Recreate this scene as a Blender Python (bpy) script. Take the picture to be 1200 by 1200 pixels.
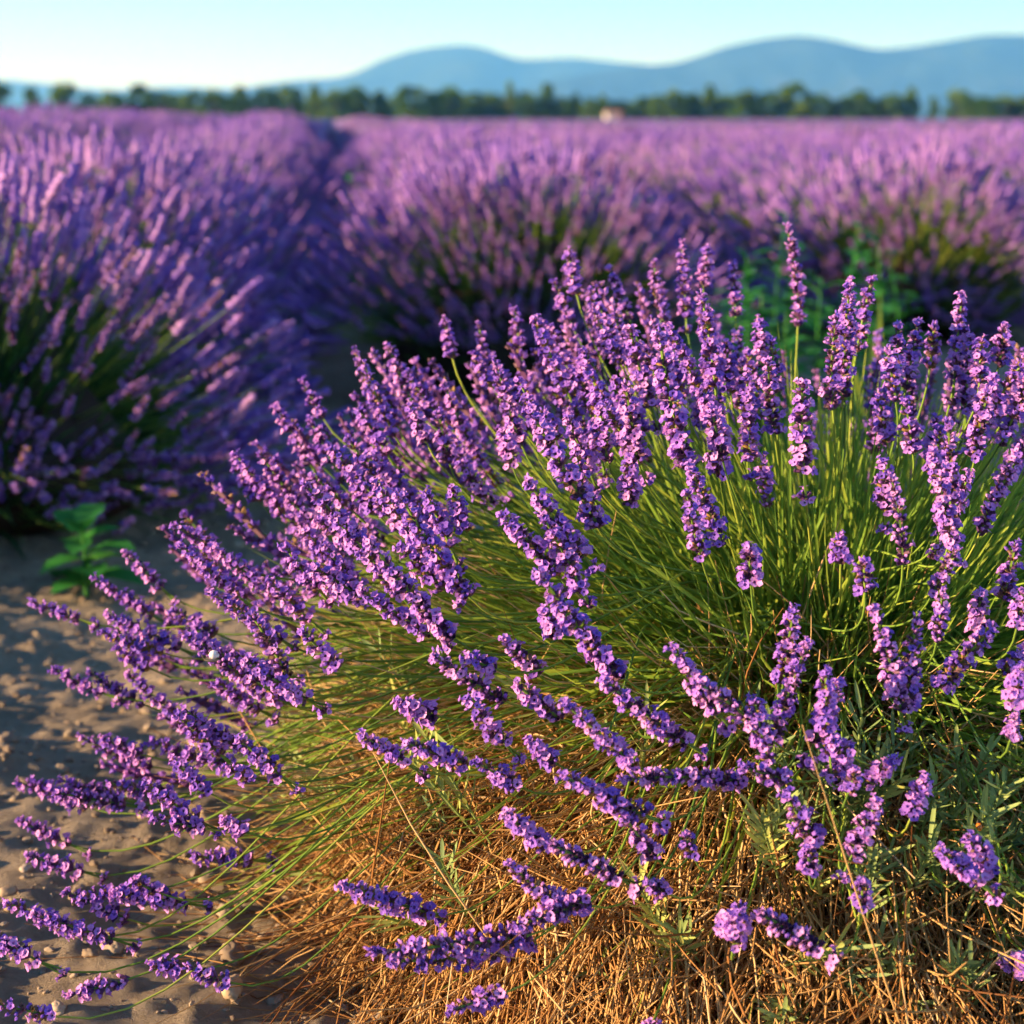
import bpy, math, random
import numpy as np

# ---------------------------------------------------------------- scene, camera, light
for o in list(bpy.data.objects):
    bpy.data.objects.remove(o)
scene = bpy.context.scene
col = scene.collection
rng = np.random.default_rng(7)
random.seed(7)
R = math.radians

CAM_H, PITCH, F = 1.0, R(12.98), 2000.0          # F in pixels of a 1200 px wide picture
cam_d = bpy.data.cameras.new("camera")
cam = bpy.data.objects.new("camera", cam_d)
col.objects.link(cam)
cam.location = (0, 0, CAM_H)
cam.rotation_euler = (math.pi / 2 - PITCH, 0, 0)
cam_d.sensor_width = 36.0
cam_d.lens = 36.0 * F / 1200.0
cam_d.clip_start = 0.05
cam_d.clip_end = 60000
cam_d.dof.use_dof = True
cam_d.dof.focus_distance = 1.82
cam_d.dof.aperture_fstop = 4.6
scene.camera = cam

SUN_AZ, SUN_EL = R(72), R(12.5)                      # azimuth: left of straight behind the camera
sun_dir = np.array([-math.sin(SUN_AZ) * math.cos(SUN_EL), -math.cos(SUN_AZ) * math.cos(SUN_EL), math.sin(SUN_EL)])
world = bpy.data.worlds.new("World")
scene.world = world
world.use_nodes = True
wn, wl = world.node_tree.nodes, world.node_tree.links
wn.clear()
sky = wn.new("ShaderNodeTexSky")
sky.sky_type = 'NISHITA'
sky.sun_disc = False
sky.sun_elevation = SUN_EL
sky.sun_rotation = math.pi - SUN_AZ
sky.altitude = 500
sky.air_density = 1.0
sky.dust_density = 0.2
sky.ozone_density = 4.7
bg = wn.new("ShaderNodeBackground")
bg.inputs["Strength"].default_value = 0.1
wo = wn.new("ShaderNodeOutputWorld")
wl.new(sky.outputs[0], bg.inputs[0])
wl.new(bg.outputs[0], wo.inputs[0])

sun_l = bpy.data.lights.new("sun", 'SUN')
sun_l.energy = 5.0
sun_l.angle = R(0.6)
sun_l.color = (1.0, 0.72, 0.47)
sun = bpy.data.objects.new("sun", sun_l)
col.objects.link(sun)
from mathutils import Vector, Matrix
sun.rotation_euler = Vector(tuple(sun_dir)).to_track_quat('Z', 'Y').to_euler()
sun.location = (-5, -5, 6)

vs = scene.view_settings
vs.view_transform = 'Standard'
vs.look = 'None'
vs.gamma = 1.0
vs.exposure = 1.5
vs.use_curve_mapping = False
scene.render.engine = 'CYCLES'
scene.cycles.use_denoising = True
scene.cycles.use_adaptive_sampling = True
scene.cycles.adaptive_threshold = 0.03
scene.cycles.max_bounces = 4
scene.cycles.diffuse_bounces = 3
scene.cycles.transmission_bounces = 4
scene.cycles.volume_bounces = 1
scene.cycles.caustics_reflective = False
scene.cycles.caustics_refractive = False

CAMP = np.array([0, 0, CAM_H])
FW = np.array([0, math.cos(PITCH), -math.sin(PITCH)])
UP = np.array([0, math.sin(PITCH), math.cos(PITCH)])
RT = np.array([1.0, 0, 0])


def ray(px, py):
    d = FW + (px - 600) / F * RT - (py - 600) / F * UP
    return d


def project(p):
    v = np.asarray(p) - CAMP
    z = v @ FW
    return 600 + F * (v @ RT) / z, 600 - F * (v @ UP) / z, z


def unit(v):
    v = np.asarray(v, float)
    return v / np.maximum(np.linalg.norm(v, axis=-1, keepdims=True), 1e-9)


# ---------------------------------------------------------------- noise and ground height
_perm = np.random.default_rng(3).random((257, 257))


def vnoise(x, y):
    xi, yi = np.floor(x).astype(int), np.floor(y).astype(int)
    fx, fy = x - xi, y - yi
    fx, fy = fx * fx * (3 - 2 * fx), fy * fy * (3 - 2 * fy)
    a = _perm[xi % 256, yi % 256]
    b = _perm[(xi + 1) % 256, yi % 256]
    c = _perm[xi % 256, (yi + 1) % 256]
    d = _perm[(xi + 1) % 256, (yi + 1) % 256]
    return (a * (1 - fx) + b * fx) * (1 - fy) + (c * (1 - fx) + d * fx) * fy - 0.5


def sstep(t):
    t = np.clip(t, 0, 1)
    return t * t * (3 - 2 * t)


SLOPE = -0.1025


def row_x(k, y):
    return 0.87 + 1.8 * k + SLOPE * y


def gz(x, y):
    x, y = np.asarray(x, float), np.asarray(y, float)
    near = np.exp(-((np.hypot(x, y - 3)) / 14) ** 2)
    z = near * (0.05 * vnoise(x * 1.3 + 9, y * 1.3) + 0.026 * vnoise(x * 5 + 3, y * 5) + 0.011 * vnoise(x * 14, y * 14)
                + 0.009 * vnoise(x * 31, y * 31 + 5) + 0.011 * np.maximum(vnoise(x * 47 + 8, y * 47), -0.1) * 1.4)
    ph = (x - row_x(0, y)) / 1.8
    z = z + 0.05 * (np.cos(ph * 2 * np.pi) * 0.5 + 0.5) * np.exp(-(np.hypot(x, y) / 60) ** 2)
    z = z + 0.20 * sstep((-x - 1.4) / 2.5) * sstep((y - 8) / 6) * np.exp(-np.maximum(y - 25, 0) / 60)
    return z


# ---------------------------------------------------------------- materials
MATS = {}


def ramp(nt, stops):
    r = nt.nodes.new("ShaderNodeValToRGB")
    cr = r.color_ramp
    while len(cr.elements) > 1:
        cr.elements.remove(cr.elements[-1])
    cr.elements[0].position = stops[0][0]
    cr.elements[0].color = (*stops[0][1], 1)
    for p, c in stops[1:]:
        e = cr.elements.new(p)
        e.color = (*c, 1)
    return r


def plant_mat(name, stops, rough=0.6, spec=0.25, transl=0.25, objrand=0.3, noise=0.0, nscale=200.0):
    m = bpy.data.materials.new(name)
    m.use_nodes = True
    nt = m.node_tree
    n, l = nt.nodes, nt.links
    n.clear()
    at = n.new("ShaderNodeAttribute")
    at.attribute_name = "tint"
    oi = n.new("ShaderNodeObjectInfo")
    ma = n.new("ShaderNodeMath")
    ma.operation = 'MULTIPLY_ADD'
    l.new(oi.outputs["Random"], ma.inputs[0])
    ma.inputs[1].default_value = objrand
    ma.inputs[2].default_value = -objrand / 2
    ad = n.new("ShaderNodeMath")
    ad.operation = 'ADD'
    l.new(at.outputs["Fac"], ad.inputs[0])
    l.new(ma.outputs[0], ad.inputs[1])
    fac = ad.outputs[0]
    if noise > 0:
        tx = n.new("ShaderNodeTexNoise")
        tx.inputs["Scale"].default_value = nscale
        tc = n.new("ShaderNodeTexCoord")
        l.new(tc.outputs["Object"], tx.inputs["Vector"])
        m2 = n.new("ShaderNodeMath")
        m2.operation = 'MULTIPLY_ADD'
        l.new(tx.outputs["Fac"], m2.inputs[0])
        m2.inputs[1].default_value = noise
        a3 = n.new("ShaderNodeMath")
        a3.operation = 'SUBTRACT'
        l.new(fac, m2.inputs[2])
        l.new(m2.outputs[0], a3.inputs[0])
        a3.inputs[1].default_value = noise * 0.5
        fac = a3.outputs[0]
    rp = ramp(nt, stops)
    l.new(fac, rp.inputs[0])
    p = n.new("ShaderNodeBsdfPrincipled")
    p.inputs["Roughness"].default_value = rough
    p.inputs["Specular IOR Level"].default_value = spec
    l.new(rp.outputs[0], p.inputs["Base Color"])
    out = n.new("ShaderNodeOutputMaterial")
    if transl > 0:
        tr = n.new("ShaderNodeBsdfTranslucent")
        l.new(rp.outputs[0], tr.inputs[0])
        mx = n.new("ShaderNodeMixShader")
        mx.inputs[0].default_value = transl
        l.new(p.outputs[0], mx.inputs[1])
        l.new(tr.outputs[0], mx.inputs[2])
        l.new(mx.outputs[0], out.inputs[0])
    else:
        l.new(p.outputs[0], out.inputs[0])
    MATS[name] = m
    return m


PETAL = plant_mat("lavender_petal", [(0.0, (0.76, 0.37, 0.77)), (0.4, (0.58, 0.26, 0.76)), (0.75, (0.32, 0.15, 0.70)), (1.0, (0.18, 0.085, 0.52))],
                  transl=0.3, objrand=0.35)
ROWPETAL = plant_mat("row_lavender_petal", [(0.0, (0.58, 0.34, 0.63)), (0.4, (0.44, 0.235, 0.61)), (0.75, (0.27, 0.14, 0.56)), (1.0, (0.15, 0.075, 0.42))],
                     transl=0.25, objrand=0.35)
CALYX = plant_mat("lavender_calyx", [(0.0, (0.06, 0.022, 0.10)), (0.5, (0.14, 0.05, 0.14)), (0.78, (0.20, 0.12, 0.10)), (1.0, (0.34, 0.20, 0.06))],
                  transl=0.1, objrand=0.5)
STEM = plant_mat("lavender_stem", [(0.0, (0.07, 0.16, 0.03)), (0.5, (0.20, 0.33, 0.04)), (0.85, (0.36, 0.42, 0.06)), (1.0, (0.42, 0.34, 0.10))],
                 transl=0.1, objrand=0.3)
LEAF = plant_mat("lavender_leaf", [(0.0, (0.06, 0.16, 0.03)), (0.5, (0.24, 0.40, 0.05)), (1.0, (0.46, 0.52, 0.07))], transl=0.4, objrand=0.2)
GREYLEAF = plant_mat("lavender_shoot_leaf", [(0.0, (0.12, 0.20, 0.09)), (0.6, (0.28, 0.38, 0.12)), (1.0, (0.48, 0.50, 0.12))], transl=0.25, objrand=0.1)
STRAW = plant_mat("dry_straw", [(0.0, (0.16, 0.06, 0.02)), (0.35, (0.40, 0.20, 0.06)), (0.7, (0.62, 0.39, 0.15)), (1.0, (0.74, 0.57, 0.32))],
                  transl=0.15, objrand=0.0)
OCCLUDER = plant_mat("occluding_core", [(0.0, (0.02, 0.012, 0.008)), (1.0, (0.06, 0.035, 0.02))], transl=0.0, objrand=0.0, noise=0.6, nscale=40)
MIDLEAF = plant_mat("row_bush_leaf", [(0.0, (0.012, 0.05, 0.018)), (0.6, (0.045, 0.15, 0.03)), (1.0, (0.14, 0.25, 0.04))], transl=0.25, objrand=0.3)
WEED = plant_mat("weed_leaf", [(0.0, (0.02, 0.14, 0.04)), (0.6, (0.04, 0.24, 0.04)), (1.0, (0.20, 0.36, 0.05))], transl=0.3, objrand=0.3)
BLADE = plant_mat("yellow_green_blade", [(0.0, (0.25, 0.38, 0.04)), (1.0, (0.45, 0.50, 0.06))], transl=0.3, objrand=0.2)
TREELEAF = plant_mat("tree_leaf", [(0.0, (0.02, 0.07, 0.01)), (0.5, (0.06, 0.155, 0.014)), (1.0, (0.17, 0.27, 0.02))], transl=0.2, objrand=0.45)
BARK = plant_mat("tree_bark", [(0.0, (0.06, 0.045, 0.03)), (1.0, (0.15, 0.12, 0.09))], transl=0, noise=0.8, nscale=3)
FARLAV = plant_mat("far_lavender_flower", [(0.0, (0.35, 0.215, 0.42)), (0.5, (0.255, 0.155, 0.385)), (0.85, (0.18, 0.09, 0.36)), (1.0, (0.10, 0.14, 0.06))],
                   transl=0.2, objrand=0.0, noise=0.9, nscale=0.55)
STONE = plant_mat("dry_clod", [(0.0, (0.20, 0.155, 0.11)), (0.5, (0.33, 0.265, 0.185)), (0.85, (0.42, 0.31, 0.19)), (1.0, (0.46, 0.42, 0.36))],
                  rough=0.95, spec=0.1, transl=0, objrand=0.9, noise=0.5, nscale=60)
SHELL = plant_mat("snail_shell_white", [(0.0, (0.45, 0.33, 0.2)), (0.3, (0.8, 0.78, 0.7)), (1.0, (0.85, 0.83, 0.77))], rough=0.35, spec=0.5, transl=0.05, objrand=0)
SNAILB = plant_mat("snail_skin", [(0.0, (0.2, 0.15, 0.09)), (1.0, (0.35, 0.28, 0.18))], rough=0.4, transl=0, objrand=0, noise=0.6, nscale=900)
BEETLE = plant_mat("beetle_orange", [(0.0, (0.55, 0.14, 0.015)), (1.0, (0.7, 0.22, 0.02))], rough=0.25, spec=0.6, transl=0, objrand=0)
BLACK = plant_mat("beetle_black", [(0.0, (0.01, 0.01, 0.01)), (1.0, (0.02, 0.02, 0.02))], rough=0.3, spec=0.5, transl=0, objrand=0)
PLASTER = plant_mat("white_plaster", [(0.0, (0.62, 0.58, 0.52)), (1.0, (0.80, 0.77, 0.72))], rough=0.9, transl=0, objrand=0, noise=0.9, nscale=1.5)
ROOFT = plant_mat("clay_roof", [(0.0, (0.28, 0.12, 0.07)), (1.0, (0.45, 0.24, 0.15))], rough=0.9, transl=0, objrand=0, noise=0.9, nscale=4)
DOORM = plant_mat("door_red", [(0.0, (0.35, 0.12, 0.08)), (1.0, (0.4, 0.16, 0.1))], rough=0.7, transl=0, objrand=0)
GLASS = plant_mat("window_glass", [(0.0, (0.03, 0.04, 0.05)), (1.0, (0.05, 0.06, 0.07))], rough=0.1, spec=0.6, transl=0, objrand=0)


def soil_mat():
    m = bpy.data.materials.new("dry_soil")
    m.use_nodes = True
    nt = m.node_tree
    n, l = nt.nodes, nt.links
    p = n["Principled BSDF"]
    p.inputs["Roughness"].default_value = 0.95
    p.inputs["Specular IOR Level"].default_value = 0.1
    tc = n.new("ShaderNodeTexCoord")
    a = n.new("ShaderNodeTexNoise")
    a.inputs["Scale"].default_value = 3.0
    a.inputs["Detail"].default_value = 8
    a.inputs["Roughness"].default_value = 0.65
    b = n.new("ShaderNodeTexNoise")
    b.inputs["Scale"].default_value = 60.0
    b.inputs["Detail"].default_value = 6
    b.inputs["Roughness"].default_value = 0.7
    for t in (a, b):
        l.new(tc.outputs["Object"], t.inputs["Vector"])
    mx = n.new("ShaderNodeMath")
    mx.operation = 'MULTIPLY_ADD'
    l.new(b.outputs["Fac"], mx.inputs[0])
    mx.inputs[1].default_value = 0.55
    l.new(a.outputs["Fac"], mx.inputs[2])
    rp = ramp(nt, [(0.45, (0.20, 0.155, 0.105)), (0.72, (0.37, 0.30, 0.205)), (1.0, (0.50, 0.42, 0.30))])
    l.new(mx.outputs[0], rp.inputs[0])
    l.new(rp.outputs[0], p.inputs["Base Color"])
    bp = n.new("ShaderNodeBump")
    bp.inputs["Strength"].default_value = 1.0
    bp.inputs["Distance"].default_value = 0.03
    c = n.new("ShaderNodeTexNoise")
    c.inputs["Scale"].default_value = 22.0
    c.inputs["Detail"].default_value = 10
    c.inputs["Roughness"].default_value = 0.75
    l.new(tc.outputs["Object"], c.inputs["Vector"])
    l.new(c.outputs["Fac"], bp.inputs["Height"])
    l.new(bp.outputs[0], p.inputs["Normal"])
    return m


def mountain_mat():
    m = bpy.data.materials.new("wooded_hillside")
    m.use_nodes = True
    nt = m.node_tree
    n, l = nt.nodes, nt.links
    p = n["Principled BSDF"]
    p.inputs["Roughness"].default_value = 1.0
    p.inputs["Specular IOR Level"].default_value = 0.0
    tc = n.new("ShaderNodeTexCoord")
    a = n.new("ShaderNodeTexNoise")
    a.inputs["Scale"].default_value = 0.004
    a.inputs["Detail"].default_value = 9
    a.inputs["Roughness"].default_value = 0.62
    l.new(tc.outputs["Object"], a.inputs["Vector"])
    rp = ramp(nt, [(0.35, (0.018, 0.04, 0.028)), (0.6, (0.035, 0.065, 0.04)), (0.75, (0.08, 0.085, 0.06))])
    l.new(a.outputs["Fac"], rp.inputs[0])
    l.new(rp.outputs[0], p.inputs["Base Color"])
    return m


SOIL = soil_mat()
HILL = mountain_mat()


# ---------------------------------------------------------------- mesh helpers
class Acc:
    """Collects triangles with a material index per face and a tint per vertex."""

    def __init__(self):
        self.V, self.T, self.M, self.A, self.n = [], [], [], [], 0

    def add(self, v, t, mat=0, tint=0.5):
        v = np.asarray(v, float).reshape(-1, 3)
        t = np.asarray(t, np.int64).reshape(-1, 3)
        self.V.append(v)
        self.T.append(t + self.n)
        self.M.append(np.full(len(t), mat) if np.isscalar(mat) else np.asarray(mat))
        self.A.append(np.full(len(v), tint) if np.isscalar(tint) else np.asarray(tint))
        self.n += len(v)

    def arrays(self):
        return (np.concatenate(self.V), np.concatenate(self.T), np.concatenate(self.M), np.concatenate(self.A))

    def mesh(self, name, mats, smooth=True):
        return to_mesh(name, *self.arrays(), mats, smooth)


def to_mesh(name, V, T, M, A, mats, smooth=True):
    me = bpy.data.meshes.new(name)
    me.vertices.add(len(V))
    me.vertices.foreach_set("co", V.astype(np.float32).ravel())
    me.loops.add(len(T) * 3)
    me.loops.foreach_set("vertex_index", T.astype(np.int32).ravel())
    me.polygons.add(len(T))
    me.polygons.foreach_set("loop_start", np.arange(0, len(T) * 3, 3, dtype=np.int32))
    me.polygons.foreach_set("material_index", M.astype(np.int32))
    me.polygons.foreach_set("use_smooth", np.full(len(T), smooth))
    at = me.attributes.new("tint", 'FLOAT', 'POINT')
    at.data.foreach_set("value", np.clip(A, 0, 1).astype(np.float32))
    for m in mats:
        me.materials.append(m)
    me.update()
    me.validate()
    return me


def obj(name, me, parent=None, kind=None, loc=None):
    o = bpy.data.objects.new(name, me)
    col.objects.link(o)
    if parent is not None:
        o.parent = parent
    if kind:
        o["kind"] = kind
    if loc is not None:
        o.location = tuple(float(c) for c in loc)
    return o


def thing(name, label, cat, loc, group=None, rz=0.0, s=1.0, me=None):
    o = obj(name, me, loc=loc)
    o.rotation_euler = (0, 0, rz)
    o.scale = (s, s, s) if np.isscalar(s) else s
    o["label"] = label
    o["category"] = cat
    if group:
        o["group"] = group
    return o


def frames(D):
    """perpendicular pair for direction array"""
    ref = np.where(np.abs(D[..., 2:3]) < 0.9, np.array([0, 0, 1.0]), np.array([1.0, 0, 0]))
    a = unit(np.cross(D, ref))
    b = np.cross(D, a)
    return a, b


def tubes(P, Rr, sides=3, cap=False):
    """P [n,k,3], Rr [n,k] -> verts, tris, vertex->tube index"""
    n, k, _ = P.shape
    D = np.gradient(P, axis=1)
    a, b = frames(unit(D))
    ang = np.arange(sides) / sides * 2 * np.pi
    V = P[:, :, None, :] + Rr[:, :, None, None] * (a[:, :, None, :] * np.cos(ang)[None, None, :, None] + b[:, :, None, :] * np.sin(ang)[None, None, :, None])
    idx = np.arange(n * k * sides).reshape(n, k, sides)
    p00, p01 = idx[:, :-1, :], np.roll(idx, -1, axis=2)[:, :-1, :]
    p10, p11 = idx[:, 1:, :], np.roll(idx, -1, axis=2)[:, 1:, :]
    T = np.concatenate([np.stack([p00, p01, p11], -1).reshape(-1, 3), np.stack([p00, p11, p10], -1).reshape(-1, 3)])
    return V.reshape(-1, 3), T, np.repeat(np.arange(n), k * sides)


def ribbons(P, W, N, fold=0.25):
    """leaf blades: P [n,k,3] midline, W [n,k] half width, N [n,3] face normal; three verts across with a crease"""
    n, k, _ = P.shape
    D = unit(np.gradient(P, axis=1))
    S = unit(np.cross(D, N[:, None, :]))
    Nn = np.cross(S, D)
    L = P + S * W[..., None] + Nn * (W * fold)[..., None]
    Q = P - S * W[..., None] + Nn * (W * fold)[..., None]
    V = np.stack([L, P, Q], 2)
    idx = np.arange(n * k * 3).reshape(n, k, 3)
    T = []
    for c in (0, 1):
        a, b, d, e = idx[:, :-1, c], idx[:, :-1, c + 1], idx[:, 1:, c], idx[:, 1:, c + 1]
        T += [np.stack([a, b, e], -1).reshape(-1, 3), np.stack([a, e, d], -1).reshape(-1, 3)]
    return V.reshape(-1, 3), np.concatenate(T), np.repeat(np.arange(n), k * 3)


def bezier(P0, P1, P2, P3, k):
    t = np.linspace(0, 1, k)[None, :, None]
    P0, P1, P2, P3 = (np.asarray(p)[:, None, :] for p in (P0, P1, P2, P3))
    return (1 - t) ** 3 * P0 + 3 * (1 - t) ** 2 * t * P1 + 3 * (1 - t) * t ** 2 * P2 + t ** 3 * P3


def rot_to(d, roll=0.0):
    d = unit(d)
    a, b = frames(d[None, :])
    a, b = a[0], b[0]
    x = a * math.cos(roll) + b * math.sin(roll)
    y = np.cross(d, x)
    return np.stack([x, y, d], 1)              # columns


def lathe(prof, sides, axis_tilt=None):
    """prof list of (r,z) -> verts,tris"""
    k = len(prof)
    ang = np.arange(sides) / sides * 2 * np.pi
    V = np.array([[r * math.cos(a), r * math.sin(a), z] for r, z in prof for a in ang])
    T = []
    for i in range(k - 1):
        for j in range(sides):
            a, b = i * sides + j, i * sides + (j + 1) % sides
            c, d = a + sides, b + sides
            T += [[a, b, d], [a, d, c]]
    return V, np.array(T)


def boxv(x0, x1, y0, y1, z0, z1):
    V = np.array([[x, y, z] for z in (z0, z1) for y in (y0, y1) for x in (x0, x1)], float)
    Q = [(0, 2, 3, 1), (4, 5, 7, 6), (0, 1, 5, 4), (2, 6, 7, 3), (0, 4, 6, 2), (1, 3, 7, 5)]
    T = []
    for a, b, c, d in Q:
        T += [[a, b, c], [a, c, d]]
    return V, np.array(T)


_ico = None


def ico(level=1):
    import bmesh
    bm = bmesh.new()
    bmesh.ops.create_icosphere(bm, subdivisions=level, radius=1.0)
    bm.verts.ensure_lookup_table()
    V = np.array([v.co[:] for v in bm.verts])
    T = np.array([[v.index for v in f.verts] for f in bm.faces])
    bm.free()
    return V, T


ICO1, ICO2, ICO3 = ico(1), ico(2), ico(3)


# ---------------------------------------------------------------- flower spikes
def floret_parts(r, open_flower, big=1.0):
    """one calyx (+ corolla) along +Z from the origin; returns list of (verts, tris, mat)"""
    out = []
    cl = 0.0072 * r.uniform(0.85, 1.15) * big
    V, T = lathe([(0.0009, 0), (0.0021 * big, cl * 0.45), (0.0019 * big, cl * 0.9), (0.0024 * big, cl)], 5)
    out.append((V, T, 1))
    if open_flower:
        tl = cl + 0.0028 * big
        V, T = lathe([(0.0013, cl * 0.7), (0.0017 * big, tl)], 5)
        out.append((V, T, 0))
        lobes = []
        tris = []
        for q in range(5):
            a = q * 2 * math.pi / 5 + r.normal(0, 0.12)
            ln = (0.0042 if q < 2 else 0.0034) * r.uniform(0.85, 1.2) * big
            w = (0.0030 if q < 2 else 0.0024) * big
            lift = r.uniform(0.1, 0.95) * ln
            ca, sa = math.cos(a), math.sin(a)
            r0 = 0.0014 * big
            pts = [(r0, -0.0009, 0), (r0, 0.0009, 0), (r0 + ln * 0.55, w, lift * 0.6), (r0 + ln, 0, lift * 0.75), (r0 + ln * 0.55, -w, lift * 0.6), (r0 + ln * 0.5, 0, lift * 0.25)]
            b0 = len(lobes)
            lobes += [(x * ca - y * sa, x * sa + y * ca, tl + z) for x, y, z in pts]
            tris += [[b0, b0 + 5, b0 + 4], [b0, b0 + 1, b0 + 5], [b0 + 1, b0 + 2, b0 + 5], [b0 + 2, b0 + 3, b0 + 5], [b0 + 3, b0 + 4, b0 + 5]]
        out.append((np.array(lobes), np.array(tris), 0))
    elif r.random() < 0.6:                                    # closed bud
        V, T = lathe([(0.0018 * big, cl * 0.85), (0.0022 * big, cl + 0.0022), (0.0003, cl + 0.0042)], 5)
        out.append((V, T, 0))
    return out


def spike_hi(L, seed):
    """detailed flower spike; L visible length, origin at its base, axis +Z, slightly curved"""
    r = np.random.default_rng(seed)
    acc = Acc()
    nw = max(3, int(round(L / 0.0098)))
    zs = np.linspace(0.002, L - 0.006, nw) + r.normal(0, 0.0012, nw)
    zs = list(zs)
    sc = [1.0 - 0.38 * (i / max(nw - 1, 1)) ** 2.2 for i in range(nw)]
    if L > 0.06 and r.random() < 0.65:                        # detached lower whorl
        zs.insert(0, -r.uniform(0.018, 0.034))
        sc.insert(0, r.uniform(0.7, 0.95))
    bend = r.uniform(-1, 1, 2) * 0.9
    bx = lambda z: np.stack([bend[0] * np.maximum(z, 0) ** 2, bend[1] * np.maximum(z, 0) ** 2, z], -1)
    openness = r.uniform(0.15, 0.32) if seed % 10 == 2 else r.uniform(0.38, 0.70)
    bx_t = r.uniform(0, 0.3)
    for z, s in zip(zs, sc):
        m = int(round((9.5 if s > 0.75 else 7) * r.uniform(0.8, 1.1)))
        a0 = r.uniform(0, 6.28)
        for q in range(m):
            az = a0 + q * 2 * math.pi / m + r.normal(0, 0.2)
            pol = R(r.uniform(30, 72) if s > 0.7 else r.uniform(14, 50))
            d = np.array([math.cos(az) * math.sin(pol), math.sin(az) * math.sin(pol), math.cos(pol)])
            M = rot_to(d, r.uniform(0, 6.28))
            base = bx(np.array(z + r.uniform(-0.0035, 0.0035))) + d * 0.0010
            tp, tc = r.uniform(0.05, 0.9), np.clip(r.beta(1.6, 1.8) + bx_t * 0.4, 0, 1)
            for V, T, mt in floret_parts(r, r.random() < openness, s * r.uniform(0.78, 1.05)):
                acc.add(V @ M.T + base, T, mt, tp if mt == 0 else tc)
    # top tuft
    for q in range(5):
        d = unit(np.array([r.normal(0, 0.35), r.normal(0, 0.35), 1]))
        M = rot_to(d)
        for V, T, mt in floret_parts(r, q < 2, 0.62):
            acc.add(V @ M.T + bx(np.array(L - 0.008)), T, mt, r.uniform(0.1, 0.6))
    zz = np.linspace(min(zs) - 0.002, L - 0.004, 8)
    V, T, _ = tubes(bx(zz)[None], np.full((1, 8), 0.0012), 4)
    acc.add(V, T, 2, 0.35)
    return acc


def spike_mid(L, seed, m=6, wsc=1.0):
    """spike for bushes a few metres away: whorls of small stretched blobs"""
    r = np.random.default_rng(seed)
    acc = Acc()
    nw = max(3, int(L / 0.0135))
    OV = np.array([[1, 0, 0], [-1, 0, 0], [0, 1, 0], [0, -1, 0], [0, 0, 1], [0, 0, -1.0]])
    OT = np.array([[0, 2, 4], [2, 1, 4], [1, 3, 4], [3, 0, 4], [2, 0, 5], [1, 2, 5], [3, 1, 5], [0, 3, 5]])
    zs = list(np.linspace(0.003, L - 0.006, nw))
    if r.random() < 0.5:
        zs.insert(0, -0.025)
    for i, z in enumerate(zs):
        f = 1 - 0.4 * max(z / L, 0) ** 2
        for q in range(m):
            az = q * 2 * math.pi / m + r.uniform(0, 1)
            pol = R(r.uniform(35, 75))
            d = np.array([math.cos(az) * math.sin(pol), math.sin(az) * math.sin(pol), math.cos(pol)])
            M = rot_to(d, r.uniform(0, 6))
            S = np.array([0.0042, 0.0042, 0.0068]) * f * wsc * r.uniform(0.8, 1.25)
            acc.add((OV * S) @ M.T + d * 0.0075 * f * wsc + np.array([0, 0, z + r.uniform(-0.003, 0.003)]), OT,
                    0 if r.random() < 0.74 else 1, r.uniform(0.05, 0.95))
    V, T = lathe([(0.003, min(zs)), (0.005 * wsc, 0.004), (0.0045 * wsc, L * 0.7), (0.001, L)], 5)
    acc.add(V, T, 1, 0.4)
    return acc


def spike_low(L, seed, sides=5, nw=5, w=0.0125):
    """lumpy spike for rows farther off"""
    r = np.random.default_rng(seed)
    prof = []
    for i in range(nw):
        z = L * i / nw
        f = 1 - 0.45 * (i / nw) ** 2
        prof += [(w * 0.55 * f, z), (w * f * r.uniform(0.85, 1.2), z + L * 0.5 / nw)]
    prof.append((0.002, L))
    V, T = lathe(prof, sides)
    V = V + r.normal(0, w * 0.13, V.shape)
    acc = Acc()
    acc.add(V, T, 0, np.clip(r.normal(0.60, 0.20, len(V)), 0, 1))
    return acc


HI_L = [0.036, 0.048, 0.060, 0.072, 0.084, 0.096, 0.108, 0.122, 0.136]
HI = {}
for i, L in enumerate(HI_L):
    HI[i] = [spike_hi(L, 100 + i * 10 + v).mesh("flower_spike", [PETAL, CALYX, STEM], smooth=False) for v in range(3)]
MID = [spike_mid(L, 300 + i) for i, L in enumerate([0.055, 0.07, 0.085, 0.10, 0.075, 0.09])]
MID_L = [0.055, 0.07, 0.085, 0.10, 0.075, 0.09]
MID_ME = [a.mesh("flower_spike", [ROWPETAL, CALYX], smooth=False) for a in MID]
LOW = [spike_low(0.085, 400 + i).arrays() for i in range(4)]
MID_AR = [a.arrays() for a in MID]


def place_many(templates, P, D, S, r, tint_j=0.15):
    """join copies of template arrays at points P, axes D, scale S -> Acc"""
    acc = Acc()
    for i in range(len(P)):
        V, T, M, A = templates[r.integers(len(templates))]
        Q = rot_to(D[i], r.uniform(0, 6.28))
        acc.add((V * S[i]) @ Q.T + P[i], T, M, A + r.normal(0, tint_j))
    return acc


# ---------------------------------------------------------------- ground, hills
def axis(dense0, dense1, step, lo, hi, grow=1.35):
    a = list(np.arange(dense0, dense1 + 1e-6, step))
    s, x = step, dense1
    while x < hi:
        s *= grow
        x = min(x + s, hi)
        a.append(x)
    s, x, b = step, dense0, []
    while x > lo:
        s *= grow
        x = max(x - s, lo)
        b.append(x)
    return np.array(b[::-1] + a)


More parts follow.
